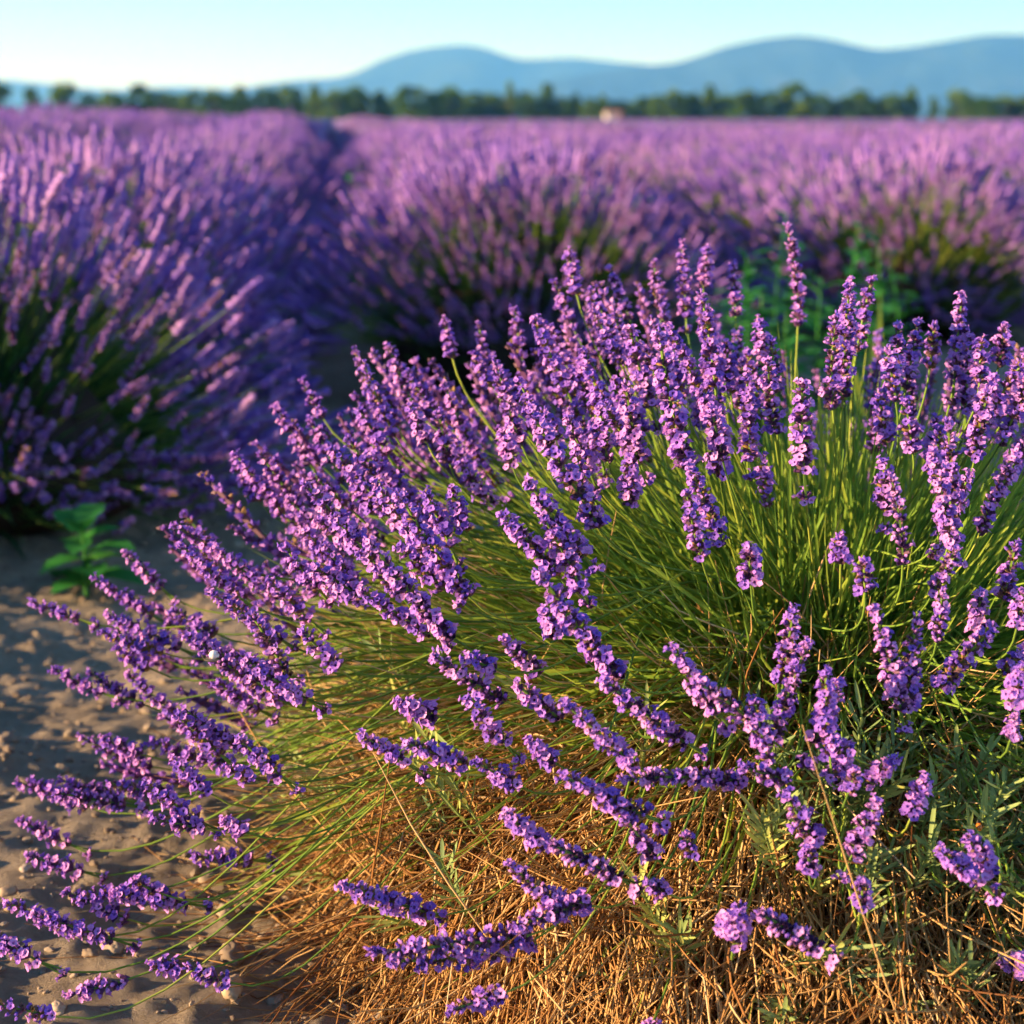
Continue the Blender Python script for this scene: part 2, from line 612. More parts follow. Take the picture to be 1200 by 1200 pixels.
def grid_mesh(xs, ys, Z, name, mats, tint=None):
    X, Y = np.meshgrid(xs, ys)
    V = np.stack([X, Y, Z], -1).reshape(-1, 3)
    ny, nx = X.shape
    idx = np.arange(nx * ny).reshape(ny, nx)
    a, b, c, d = idx[:-1, :-1].ravel(), idx[:-1, 1:].ravel(), idx[1:, 1:].ravel(), idx[1:, :-1].ravel()
    T = np.concatenate([np.stack([a, b, c], -1), np.stack([a, c, d], -1)])
    return to_mesh(name, V, T, np.zeros(len(T)), np.full(len(V), 0.5), mats)


xs = np.concatenate([axis(-1.5, -1.5, 0.03, -9000, -1.5, 1.22)[:-1], np.arange(-1.5, 0.3, 0.012), axis(0.3, 2.3, 0.03, 0.3, 9000, 1.22)])
ys = np.concatenate([axis(1.4, 1.4, 0.03, -600, 1.4, 1.22)[:-1], np.arange(1.4, 4.6, 0.012), axis(4.6, 7.0, 0.03, 4.6, 17500, 1.2)])
X, Y = np.meshgrid(xs, ys)
ground = obj("ground", grid_mesh(xs, ys, gz(X, Y), "ground", [SOIL]), kind="structure")


def hill_range(name, D, depth, prof, amp_noise, seed):
    """a wooded ridge as real terrain; prof: (pixel x, pixel y of the skyline)"""
    px = np.array([p[0] for p in prof], float)
    h = (139 - np.array([p[1] for p in prof], float)) / F / math.cos(PITCH) * D
    xw = (px - 600) / F * D * 1.0
    x = np.linspace(xw[0], xw[-1], 260)
    y = np.linspace(D - depth, D + depth, 60)
    X, Y = np.meshgrid(x, y)
    kern = np.ones(5) / 5
    ridge = np.convolve(np.pad(np.interp(x, xw, h), 2, mode='edge'), kern, 'valid')[None, :]
    t = np.abs(Y - D) / depth
    prof_ = (1 - sstep(t)) ** 1.1
    sp = 0
    for o_, (s, a) in enumerate([(900, 1.0), (380, 0.5), (150, 0.22)]):
        sp = sp + a * (0.5 - np.abs(vnoise(X / s + seed * 7.3, Y / (s * 1.6) + seed))*2)
    Z = ridge * prof_ + amp_noise * sp * np.sin(np.clip(t, 0, 1) * np.pi) * np.minimum(ridge / 150, 1.5)
    Z = np.where(t > 0.985, -3.0, Z)
    return obj(name, grid_mesh(x, y, Z, name, [HILL]), kind="structure")


hill_range("distant_hills", 13500, 1800, [(-500, 118), (-350, 108), (-200, 112), (-80, 103), (0, 98), (30, 97), (65, 101), (110, 106), (150, 108), (220, 104), (300, 108), (420, 112), (600, 118), (900, 125)], 30, 1)
hill_range("mountain", 11000, 1900, [(60, 138), (160, 130), (240, 115), (300, 107), (340, 102), (385, 98), (420, 92), (450, 79), (480, 67), (515, 62), (545, 60), (572, 64), (600, 76), (625, 77), (660, 74), (700, 78), (760, 82), (860, 88), (1000, 84), (1200, 80), (1500, 90), (1800, 110)], 45, 2)
hill_range("mountain_range", 8200, 1500, [(380, 138), (470, 130), (560, 118), (610, 108), (645, 97), (700, 87), (740, 83), (780, 81), (810, 73), (840, 62), (880, 54), (920, 50), (950, 55), (985, 65), (1010, 67), (1050, 62), (1090, 56), (1130, 50), (1170, 49), (1210, 52), (1300, 62), (1450, 58), (1600, 80), (1800, 120)], 45, 3)


# ---------------------------------------------------------------- trees along the far edge of the field
def crown_mesh(seed, shape, n=2420):
    """unit crown: height 1, half width 0.5; uneven clumps of leaf faces"""
    r = np.random.default_rng(seed)
    acc = Acc()
    nc = 44
    cl = []
    for i in range(nc):
        z = r.uniform(0.02, 0.95)
        if shape == 'cone':
            w = 0.46 * (1 - z) ** 0.8 + 0.05
        elif shape == 'tall':
            w = 0.46 * math.sin(min(z * 1.02 + 0.12, 1) * math.pi) ** 0.55 * (1 - 0.35 * z)
        else:
            w = 0.5 * max(math.sin(min(z * 0.80 + 0.2, 1) * math.pi), 0.05) ** 0.5
        a, q = r.uniform(0, 6.28), w * math.sqrt(r.uniform(0.15, 1)) * 0.85
        cl.append((np.array([q * math.cos(a), q * math.sin(a), z]), r.uniform(0.07, 0.15), r.normal(0.5, 0.22)))
    per = n // nc
    for c, s, t in cl:
        P = c + unit(r.normal(size=(per, 3))) * s * np.cbrt(r.uniform(0.2, 1, (per, 1))) * np.array([1.15, 1.15, 0.85])
        N = unit(r.normal(size=(per, 3)) + np.array([0, 0, 0.4]))
        a, b = frames(N)
        sz = r.uniform(0.03, 0.055, (per, 1))
        V = np.stack([P + a * sz, P + b * sz * 0.7, P - a * sz, P - b * sz * 0.7], 1).reshape(-1, 3)
        i0 = np.arange(per) * 4
        T = np.concatenate([np.stack([i0, i0 + 1, i0 + 2], -1), np.stack([i0, i0 + 2, i0 + 3], -1)])
        acc.add(V, T, 0, np.clip(t + r.normal(0, 0.15, per * 4), 0, 1))
    return acc.mesh("crown", [TREELEAF], smooth=False)


def trunk_mesh(seed):
    r = np.random.default_rng(seed)
    acc = Acc()
    k = 7
    z = np.linspace(-0.06, 0.72, k)
    P = np.stack([np.cumsum(r.normal(0, 0.008, k)), np.cumsum(r.normal(0, 0.008, k)), z], -1)[None]
    V, T, _ = tubes(P, np.linspace(0.034, 0.008, k)[None], 7)
    acc.add(V, T, 0, 0.5)
    for q in range(6):
        z0 = r.uniform(0.15, 0.55)
        a = r.uniform(0, 6.28)
        t = np.linspace(0, 1, 4)[:, None]
        p0 = np.array([0, 0, z0])
        L = r.uniform(0.2, 0.34)
        d = np.array([math.cos(a) * 0.8, math.sin(a) * 0.8, 0.7])
        V, T, _ = tubes((p0 + t * L * d + t ** 2 * np.array([0, 0, 0.06]))[None], np.linspace(0.014, 0.004, 4)[None], 5)
        acc.add(V, T, 0, 0.4)
    return acc.mesh("trunk", [BARK])


KINDS = {'round': [crown_mesh(10 + i, 'round') for i in range(4)], 'tall': [crown_mesh(20 + i, 'tall') for i in range(3)], 'cone': [crown_mesh(30 + i, 'cone') for i in range(2)]}
TRUNKS = [trunk_mesh(40 + i) for i in range(3)]
TREES = [(10, 102, 42), (52, 107, 28), (90, 103, 34), (118, 113, 24), (143, 112, 30), (178, 104, 38), (207, 112, 32), (236, 111, 34), (262, 110, 30), (290, 103, 28),
         (322, 108, 34), (346, 106, 32), (375, 105, 26), (400, 110, 32), (420, 106, 32), (450, 108, 26), (485, 105, 36), (510, 112, 28), (530, 107, 36), (556, 112, 30),
         (578, 113, 30), (597, 101, 17), (616, 112, 28), (640, 104, 28), (660, 118, 24), (673, 114, 19), (690, 118, 22), (703, 115, 17), (724, 122, 30), (748, 116, 24), (766, 115, 24),
         (785, 110, 26), (803, 112, 26), (825, 105, 27), (842, 115, 24), (865, 110, 36), (892, 112, 28), (920, 103, 38), (948, 114, 30), (971, 120, 30), (995, 110, 36),
         (1030, 114, 32), (1055, 107, 24), (1081, 117, 16), (1110, 110, 32), (1141, 116, 34), (1165, 116, 36), (1190, 116, 34)]
PECULIAR = {597: 'tall', 1081: 'cone', 1055: 'tall', 673: 'tall', 703: 'tall', 640: 'tall', 290: 'tall', 375: 'tall', 825: 'tall', 450: 'tall', 52: 'cone'}
LAB = {'round': ("broad round-crowned dark green tree in the line beyond the lavender", "round-crowned trees in the far line"),
       'tall': ("narrow upright tree taller than wide in the line beyond the lavender", "narrow upright trees in the far line"),
       'cone': ("small cone-shaped dark tree with gaps beside it in the far line", "cone-shaped trees in the far line")}
tr = np.random.default_rng(55)


def add_tree(px, top, w, D, kind, label, group):
    h = (139 - top) / F / math.cos(PITCH) * D + 1.0
    x = (px - 600) / F * D
    wd = w / F * D
    t = thing("tree", label, "tree", (x, D, float(gz(x, D))), group, rz=float(tr.uniform(0, 6.28)))
    c = obj("crown", KINDS[kind][tr.integers(len(KINDS[kind]))], t)
    c.scale = (wd * 1.3, wd * 1.3, h * 1.04)
    k = obj("trunk", TRUNKS[tr.integers(3)], t)
    k.scale = (h * 0.9, h * 0.9, h)
    return t


for px, top, w in TREES:
    kind = PECULIAR.get(px, 'round')
    lab, grp = LAB[kind]
    if px == 597:
        lab, grp = "thin pointed tree rising highest above its neighbours in the far line", None
    if px == 724:
        lab, grp = "low bushy tree directly behind the small white shed", None
    if px == 1081:
        lab, grp = "small cone-shaped dark tree with a gap of open air on both sides", None
    if px == 52:
        lab, grp = "cone-shaped dark tree standing free at the sparse end of the far tree line", None
    add_tree(px, top, w, 480 + tr.uniform(-9, 9), kind, lab, grp)
for i in range(26):                                             # a second, lower line closing the gaps
    px = 140 + i * 41 + tr.uniform(-8, 8)
    if 1065 < px < 1098:
        continue
    add_tree(px, 119 + tr.uniform(-3, 2), 46 + tr.uniform(-6, 8), 500 + tr.uniform(-4, 4), 'round',
             "low bushy tree filling a gap behind the front trees of the far line", "low trees behind the far line")


def building(name, label, cat, px, D, wd, dp, hh, roof_h, rot=0.0, zoff=0.0):
    x = (px - 600) / F * D
    b = thing(name, label, cat, (x, D, float(gz(x, D)) + zoff), rz=rot)
    a = Acc()
    a.add(*boxv(-wd / 2, wd / 2, -dp / 2, dp / 2, -0.3, hh))
    V = np.array([[-wd / 2, -dp / 2, hh], [-wd / 2, dp / 2, hh], [-wd / 2, 0, hh + roof_h], [wd / 2, -dp / 2, hh], [wd / 2, dp / 2, hh], [wd / 2, 0, hh + roof_h]])
    a.add(V, [[0, 2, 1], [3, 4, 5]])
    wall = obj("wall", a.mesh("wall", [PLASTER], False), b)
    a = Acc()
    e = 0.25
    for s in (-1, 1):
        V = np.array([[-wd / 2 - e, 0, hh + roof_h + 0.05], [wd / 2 + e, 0, hh + roof_h + 0.05], [wd / 2 + e, s * (dp / 2 + e), hh - e * roof_h / (dp / 2) + 0.05], [-wd / 2 - e, s * (dp / 2 + e), hh - e * roof_h / (dp / 2) + 0.05]])
        a.add(np.concatenate([V, V + [0, 0, 0.14]]), [[0, 1, 2], [0, 2, 3], [4, 6, 5], [4, 7, 6], [2, 6, 3], [3, 6, 7], [0, 4, 1], [1, 4, 5], [1, 5, 2], [2, 5, 6], [0, 3, 4], [3, 7, 4]])
    obj("roof", a.mesh("roof", [ROOFT], False), b)
    a = Acc()
    a.add(*boxv(wd * 0.2, wd * 0.2 + 1.1, -dp / 2 - 0.06, -dp / 2 + 0.02, -0.1, 2.0))
    obj("door", a.mesh("door", [DOORM], False), b)
    for xx in (-0.36, -0.08):
        a = Acc()
        a.add(*boxv(wd * xx, wd * xx + 0.7, -dp / 2 - 0.05, -dp / 2 + 0.02, 1.1, 2.0))
        w = obj("window", a.mesh("window", [PLASTER], False), b)
        a = Acc()
        a.add(*boxv(wd * xx + 0.06, wd * xx + 0.64, -dp / 2 - 0.07, -dp / 2 - 0.04, 1.16, 1.94))
        obj("pane", a.mesh("pane", [GLASS], False), w)
    return b


building("field_shed", "small white shed with a clay roof at the foot of the far trees", "shed", 715, 462, 4.0, 3.0, 2.2, 0.7, 0.15)
building("farmhouse", "pale farmhouse with a reddish roof looking out above the far trees", "house", 1174, 560, 6.5, 6.0, 5.6, 1.5, -0.3)


# ---------------------------------------------------------------- row bushes
def dome_points(n, r, a, b, h, low=-0.08):
    """spike feet and axes on a bush dome; a,b,h semi axes"""
    cz = r.uniform(low, 1.0, n) ** 1.0
    th = r.uniform(0, 2 * np.pi, n)
    sz = np.sqrt(np.maximum(1 - cz ** 2, 0))
    n3 = np.stack([sz * np.cos(th), sz * np.sin(th), cz], -1)
    lump = 1 + 0.16 * np.sin(3 * th + r.uniform(0, 6)) * sz + 0.10 * np.sin(5 * th + 4 * cz + r.uniform(0, 6)) * sz
    rad = lump[:, None] * r.uniform(0.74, 1.03, (n, 1))
    P = n3 * np.array([a, b, h]) * rad
    P[:, 2] += 0.10
    D = unit(n3 * np.array([1, 1, 0.9]) + np.array([0, 0, 0.42]) + r.normal(0, 0.16, (n, 3)))
    if low < 0:                                                # drooping skirt of spikes down to the soil
        m = n // 4
        th = r.uniform(0, 2 * np.pi, m)
        o3 = np.stack([np.cos(th), np.sin(th), np.zeros(m)], -1)
        Q = o3 * np.array([a, b, 0]) * r.uniform(0.80, 1.08, (m, 1))
        Q[:, 2] = r.uniform(0.07, 0.26, m)
        P = np.concatenate([P, Q])
        D = np.concatenate([D, unit(o3 + np.stack([np.zeros(m), np.zeros(m), r.uniform(-0.15, 0.35, m)], -1) + r.normal(0, 0.15, (m, 3)))])
    return P, D


def bush_core(r, a, b, h):
    """leafy mound under the flowers"""
    acc = Acc()
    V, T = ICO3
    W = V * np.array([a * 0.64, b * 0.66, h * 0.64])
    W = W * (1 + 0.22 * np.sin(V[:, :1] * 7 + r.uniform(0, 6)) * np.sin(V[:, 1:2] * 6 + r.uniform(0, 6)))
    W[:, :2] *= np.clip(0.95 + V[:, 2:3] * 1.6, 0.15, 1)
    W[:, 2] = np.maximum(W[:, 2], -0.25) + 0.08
    acc.add(W, T, 1, 0.3)  # solid dark core added inside to keep sun from shining through
    n = 2600
    cz = r.uniform(-0.1, 1, n)
    th = r.uniform(0, 6.283, n)
    sz = np.sqrt(1 - np.clip(cz, 0, 1) ** 2)
    n3 = np.stack([sz * np.cos(th), sz * np.sin(th), cz], -1)
    P0 = n3 * np.array([a, b, h]) * 0.52 + [0, 0, 0.06]
    L = r.uniform(0.10, 0.30, (n, 1))
    D = unit(n3 + np.array([0, 0, 0.5]) + r.normal(0, 0.3, (n, 3)))
    P3 = P0 + D * L
    P = bezier(P0, P0 + D * L * 0.4 + [0, 0, 0.01], P0 + D * L * 0.75, P3 - np.array([0, 0, 1]) * L * 0.10, 4)
    Wd = np.array([0.5, 1.0, 0.8, 0.05])[None] * r.uniform(0.003, 0.006, (n, 1))
    Nn = unit(r.normal(size=(n, 3)) + np.array([0, 0, 0.8]))
    V, T, ix = ribbons(P, Wd, Nn)
    tt = r.beta(2, 2.2, n)
    acc.add(V, T, 0, tt[ix])
    return acc


def bush_stalks(P, D, r, rad=0.0016):
    n = len(P)
    root = P * np.array([0.25, 0.25, 0.12]) + np.array([0, 0, 0.08])
    L = np.linalg.norm(P - root, axis=1, keepdims=True)
    d0 = unit(unit(P - root) + np.array([0, 0, 0.5]))
    C = bezier(root, root + d0 * L * 0.4, P - D * L * 0.35, P, 5)
    V, T, ix = tubes(C, np.full((n, 5), rad), 3)
    a = Acc()
    a.add(V, T, 0, r.uniform(0.1, 0.75, n)[ix])
    return a


VAR = []
for v in range(6):
    r = np.random.default_rng(700 + v)
    a, b, h = r.uniform(0.76, 0.86), r.uniform(0.62, 0.72), r.uniform(0.66, 0.74)
    P, D = dome_points(560, r, a, b, h)
    VAR.append(dict(
        foliage=bush_core(r, a, b, h).mesh("foliage", [MIDLEAF, OCCLUDER]),
        stalks=bush_stalks(P, D, r).mesh("flower_stalks", [STEM]),
        spikes=place_many(LOW, P, D, r.uniform(0.75, 1.25, len(P)), r).mesh("flower_spikes", [ROWPETAL])))
NEARV = []
for v in range(4):
    r = np.random.default_rng(760 + v)
    a, b, h = r.uniform(0.74, 0.80), r.uniform(0.62, 0.70), r.uniform(0.68, 0.74)
    P, D = dome_points(1050, r, a, b, h, low=[-0.08, 0.20, -0.08, 0.10][v])
    NEARV.append(dict(P=P, D=D, foliage=bush_core(r, a, b, h).mesh("foliage", [MIDLEAF, OCCLUDER]),
                      stalks=bush_stalks(P, D, r).mesh("flower_stalks", [STEM]), cache={}))

br = np.random.default_rng(99)
bush_n = 0


def place_bush(x, y, near, label, group, s=None, rz=None, var=None):
    global bush_n
    s = br.uniform(0.92, 1.08) if s is None else s
    rz = math.atan(-SLOPE) * 1.0 + (math.pi if br.random() < 0.5 else 0) + br.normal(0, 0.15) if rz is None else rz
    t = thing("lavender_bush", label, "lavender", (x, y, float(gz(x, y)) - 0.02), group, rz=float(rz), s=float(s))
    bush_n += 1
    if near:
        d = NEARV[var if var is not None else bush_n % 4]
        obj("foliage", d["foliage"], t, kind="stuff")
        obj("flower_stalks", d["stalks"], t, kind="stuff")
        P, D = d["P"], d["D"]
        # the spikes on the side seen here stand singly, the others are one part
        c, sn = math.cos(rz), math.sin(rz)
        W = np.stack([P[:, 0] * c - P[:, 1] * sn, P[:, 0] * sn + P[:, 1] * c, P[:, 2]], -1) * s + np.array([x, y, 0])
        Nw = W - np.array([x, y, 0.1])
        face = (unit(Nw) * unit(CAMP - W)).sum(1)
        order = np.argsort(-face)
        single, rest = order[:280], order[280:]
        rr = np.random.default_rng(int(bush_n))
        for i in single:
            q = rr.integers(len(MID_ME))
            o = obj("flower_spike", MID_ME[q], t)
            M = Matrix(rot_to(D[i], rr.uniform(0, 6.28)).tolist()).to_4x4()
            k = rr.uniform(0.85, 1.2)
            o.matrix_local = Matrix.Translation(P[i].tolist()) @ M @ Matrix.Scale(k, 4)
        ac = place_many(LOW, P[rest], D[rest], rr.uniform(0.75, 1.2, len(rest)), rr)
        obj("flower_spikes", ac.mesh("flower_spikes", [ROWPETAL]), t, kind="stuff")
    else:
        d = VAR[br.integers(6)]
        for nm in ("foliage", "stalks", "spikes"):
            obj({"foliage": "foliage", "stalks": "flower_stalks", "spikes": "flower_spikes"}[nm], d[nm], t, kind="stuff")
    return t


def in_view(x, y, m=1.1):
    return y > 0.5 and abs(x) < 0.30 * y * 1.03 + m


IND_END = 27.0
# left row, from behind the camera to IND_END
y = 4.12
while y < IND_END:
    x = row_x(-1, y) + br.normal(0, 0.04) - 0.08 * float(sstep((4.6 - y) / 1.2))
    near = 2.6 < y < 7.6
    if in_view(x, y, 1.6):
        if y < 4.3:
            lab = "deep violet shaded lavender bush overhanging the leafy green weed by the path"
        elif y < 5.4:
            lab = "deep violet lavender bush in the dark row, next beyond the one over the weed"
        else:
            lab = "lavender bush in the dark row on the other side of the bare path"
        place_bush(x, y, near, lab, "lavender bushes of the dark row across the path", s=1.02 if y < 4.3 else None, var=0 if bush_n % 2 else 2)
    y += br.uniform(0.92, 1.12)
# the row behind the front bush
y = 6.3
first = True
while y < IND_END:
    x = row_x(0, y) + br.normal(0, 0.05) - (0.14 if first else 0)
    if in_view(x, y):
        lab = "rounded lavender bush with green stems showing, right behind the big front bush" if first else \
            "lavender bush in the row that starts behind the big front bush"
        place_bush(x, y, y < 9.0, lab, "lavender bushes in the row behind the front bush", s=1.0 if first else None, var=1 if first else None)
    y += br.uniform(0.95, 1.15)
    first = False
for k in range(-9, 12):
    if k in (-1, 0):
        continue
    y = br.uniform(7.4, 8.2) if k == 1 else (br.uniform(3.5, 5) if k > 0 else br.uniform(3.3, 3.6))
    first = True
    while y < IND_END:
        x = row_x(k, y) + br.normal(0, 0.06)
        if in_view(x, y, 0.9 if k > 0 else 4.6):  # on the left, bushes out of view are added to shade the dark row
            if k == 1:
                lab = "pink-topped lavender bush with a bare shaded foot just beyond the tall weeds" if first else \
                    "lavender bush in the row beyond the tall green weeds"
                grp = "lavender bushes in the row beyond the weeds"
            elif k < 0:
                lab, grp = "lavender bush in the rows past the dark row by the path", "lavender bushes past the dark row"
            else:
                lab, grp = "lavender bush in the open field past the row with the weeds", "lavender bushes in the open field"
            place_bush(x, y, k == 1 and first, lab, grp)
        y += br.uniform(0.95, 1.18)
        first = False
place_bush(2.42, 5.5, False, "smaller lavender bush standing alone across the bare soil from the tall weeds", None, s=0.85)

# the far field: ridges of flowering row, one mass nobody could count
fa = Acc()
fr = np.random.default_rng(21)
sidesF = np.array([(-0.78, 0.10), (-0.70, 0.45), (-0.38, 0.74), (0.0, 0.82), (0.38, 0.74), (0.70, 0.45), (0.78, 0.10)])
k = -95
ts = [IND_END - 0.6]
while ts[-1] < 455:
    ts.append(ts[-1] + max(0.5, ts[-1] * 0.012))
ts = np.array(ts)
TX, TD = [], []
for k in range(-60, 125):
    xc = row_x(k, ts)
    ok = np.abs(xc) < 0.31 * ts + 3.0
    if ok.sum() < 2:
        continue
    yy, xx = ts[ok], xc[ok]
    n = len(yy)
    sc = 1 + 0.16 * (vnoise(yy * 0.9 + k * 13.7, yy * 0 + k * 5.1) + vnoise(yy * 0.23 + k * 3.7, yy * 0 + k * 2.1))
    V = np.zeros((n, 7, 3))
    V[:, :, 0] = xx[:, None] + sidesF[None, :, 0] * sc[:, None]
    V[:, :, 1] = yy[:, None] + fr.normal(0, 0.1, (n, 7))
    V[:, :, 2] = sidesF[None, :, 1] * sc[:, None] + gz(xx, yy)[:, None] + fr.normal(0, 0.03, (n, 7))
    idx = np.arange(n * 7).reshape(n, 7)
    a, b, c, d = idx[:-1, :-1].ravel(), idx[:-1, 1:].ravel(), idx[1:, 1:].ravel(), idx[1:, :-1].ravel()
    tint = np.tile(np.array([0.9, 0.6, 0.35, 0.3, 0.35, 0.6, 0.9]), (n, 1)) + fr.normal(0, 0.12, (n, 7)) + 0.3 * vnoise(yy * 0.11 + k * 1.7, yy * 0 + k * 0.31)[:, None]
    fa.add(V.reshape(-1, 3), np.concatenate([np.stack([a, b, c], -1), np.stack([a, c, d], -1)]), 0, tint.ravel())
    # upright tufts on the nearer stretch
    for yv, xv in zip(yy, xx):
        if yv < 75:
            m = int(34 * min(1, 40 / yv) ** 1.5)
            th, rr_ = fr.uniform(-0.62, 0.62, m), fr.uniform(-0.3, 0.3, m)
            zt = 0.80 * np.sqrt(np.maximum(1 - (th / 0.8) ** 2, 0.1))
            TX.append(np.stack([xv + th, yv + rr_, zt + gz(xv, yv) - 0.06], -1))
            TD.append(unit(np.stack([th * 0.9, fr.normal(0, 0.25, m), np.ones(m)], -1)))
TX, TD = np.concatenate(TX), np.concatenate(TD)
n = len(TX)
k_ = 4
prof_t = np.array([0, 0.35, 0.75, 1.0])
P = TX[:, None, :] + TD[:, None, :] * (prof_t[None, :, None] * fr.uniform(0.10, 0.19, (n, 1, 1)))
V, T, ix = tubes(P, np.array([0.004, 0.017, 0.013, 0.001])[None] * np.ones((n, 1)), 3)
fa.add(V, T, 0, np.clip(fr.normal(0.32, 0.2, n), 0, 0.8)[ix])
ff = obj("lavender_field", fa.mesh("lavender_field", [FARLAV]), kind="stuff")
ff["label"] = "violet lavender rows running together toward the far tree line"
ff["category"] = "lavender field"

# ---------------------------------------------------------------- the big front bush
BC = np.array([0.42, 2.2, 0.05])
E = np.array([0.97, 0.80, 0.70])
BO = np.array([0.42, 2.2, float(gz(0.42, 2.2))])
bush = thing("lavender_bush", "big sharp sunlit lavender bush with a golden dry straw skirt beside the bare path", "lavender", BO)


def hit(px, py, s=1.0):
    """first point of the pixel's ray on the bush dome scaled by s, else its closest approach"""
    d = ray(px, py)
    Q = (CAMP - BC) / (E * s)
    G = d / (E * s)
    a, b, c = G @ G, 2 * Q @ G, Q @ Q - 1
    disc = b * b - 4 * a * c
    t = (-b - math.sqrt(disc)) / (2 * a) if disc > 0 else -b / (2 * a)
    if (CAMP + d * t)[2] < 0.10:
        t = (CAM_H - 0.10) / -d[2]
    return CAMP + d * t, t, unit(d)


# (tip x, tip y, base x, base y) of the spikes that can be told apart in the photograph
SP = """
940 265 935 382;1000 328 992 420;1020 325 1004 410;985 340 990 470;966 372 976 480;828 345 838 452;872 440 880 540;935 450 942 550
1058 560 1058 662;1125 345 1119 440;1057 380 1046 460;1078 376 1062 455;1120 490 1112 632;1196 418 1152 500;1194 500 1148 626;1092 525 1118 640
1012 655 1014 694;985 626 985 662;878 642 880 682;800 575 822 656;1106 696 1098 752;1190 640 1176 702;1200 690 1192 735
926 714 918 800;938 760 905 872;962 790 972 884;985 800 955 870;790 765 842 836;830 790 905 868;880 820 900 890;1036 722 1056 834;1066 732 1064 838;1160 735 1100 806;1196 762 1176 790
1190 840 1184 868;1084 910 1068 958;1028 940 998 1004;1052 888 1014 916;1004 900 994 930;922 935 956 986;946 994 948 1022;1010 1036 1010 1062;1134 984 1166 1018;1104 995 1150 1036
868 1062 860 1106;896 1068 960 1112;744 896 872 916;872 900 924 914;804 982 812 1004;980 872 996 884
424 858 478 896;474 868 548 896;464 825 514 840;548 820 592 872;560 893 608 922;604 806 656 842;664 820 748 902;712 810 806 872;664 914 756 956;734 960 768 1006
590 954 642 992;650 986 726 1030;600 1010 646 1058;636 1044 692 1062;604 1090 690 1054;398 1036 502 1070;454 1122 622 1096;470 1140 600 1112;530 1182 592 1164;756 1032 782 1048;618 868 652 896;500 772 592 822;545 770 580 784
356 566 432 642;400 600 470 700;426 650 534 750;440 560 508 662;458 590 552 702;425 690 500 742;577 432 612 524;604 446 642 524;614 474 702 618;664 490 690 552;514 484 526 542;594 600 654 674;614 570 684 652;640 602 682 692;624 690 732 796;528 570 546 622;500 574 528 642
665 292 676 346;714 310 738 374;764 308 770 360;800 284 804 372;830 288 824 338;754 392 808 552;776 396 800 470;734 386 762 474;718 366 738 442;690 370 702 420;690 340 712 400;650 330 668 376;860 308 862 370
420 410 446 496;456 404 478 462;354 446 378 490;324 474 362 542;274 540 304 588;216 602 250 642;148 646 190 690;112 676 180 722;36 704 92 726;100 790 168 826;60 786 120 812;150 788 212 842
20 920 98 936;34 916 102 946;72 912 148 938;22 962 82 990;34 1002 98 1022;92 872 182 900;170 920 232 962;76 1042 150 1078;8 1056 92 1092;40 1072 130 1100;-20 1090 48 1128;82 1166 150 1148;176 1130 216 1136;218 1134 268 1152;-10 1174 66 1192;156 1032 188 1048;180 960 240 972;200 890 246 930;260 960 290 976;262 900 296 912
130 736 190 772;210 640 280 700;250 690 330 750;300 720 336 792;355 740 396 784;230 760 300 800;280 864 330 910;210 838 260 886;470 640 520 690;380 640 420 690;330 640 372 690;300 560 340 610;380 500 402 552;410 560 440 600;480 470 500 520;450 450 466 500
1040 410 1050 470;1095 380 1090 430;1150 395 1148 450;1165 440 1150 490;1180 380 1170 430;905 400 908 460;890 372 895 430;850 400 856 460;1030 460 1040 520;1060 470 1070 530;560 380 570 430;520 372 530 420;600 360 612 420;630 372 645 425;590 500 600 545;840 480 848 530;700 480 712 540;680 430 690 480
"""
spk = []
for part in SP.replace("\n", ";").split(";"):
    if part.strip():
        spk.append([float(v) for v in part.split()] + [1])

SPK = []         # (base point, axis, length, distance to the camera, explicit)
for tx, ty, bx_, by, ex in spk:
    s = rng.uniform(0.93, 1.0)
    B, t, d = hit(bx_, by, s)
    nrm = unit((B - BC) / E ** 2)
    fwd = t / unit(ray(bx_, by)).dot(FW) * 1.0
    depth = t
    tipflat = CAMP + ray(tx, ty) * t
    lat = tipflat - B
    l = np.linalg.norm(lat)
    along = np.clip(nrm @ d, -0.75, 0.75)
    A = unit(lat / max(l, 1e-6) + d * along * 0.75)
    L = float(np.clip(l / max(math.sqrt(1 - (A @ d) ** 2), 0.5), 0.03, 0.165))
    SPK.append((B, A, L, np.linalg.norm(B - CAMP), True))


def density(px, py):
    if px > 540 and py < 430:
        return 1.0
    if px > 540 and py < 560:
        return 0.75
    if px <= 540:
        lim = 560 + (540 - px) * 0.62 + 60
        if py < lim:
            return 0.85
        if py < lim + 120:
            return 0.35
        return 0.14 if px < 330 else 0.04
    if px > 1040 and py < 700:
        return 0.55
    if py < 660:
        return 0.22
    return 0.05


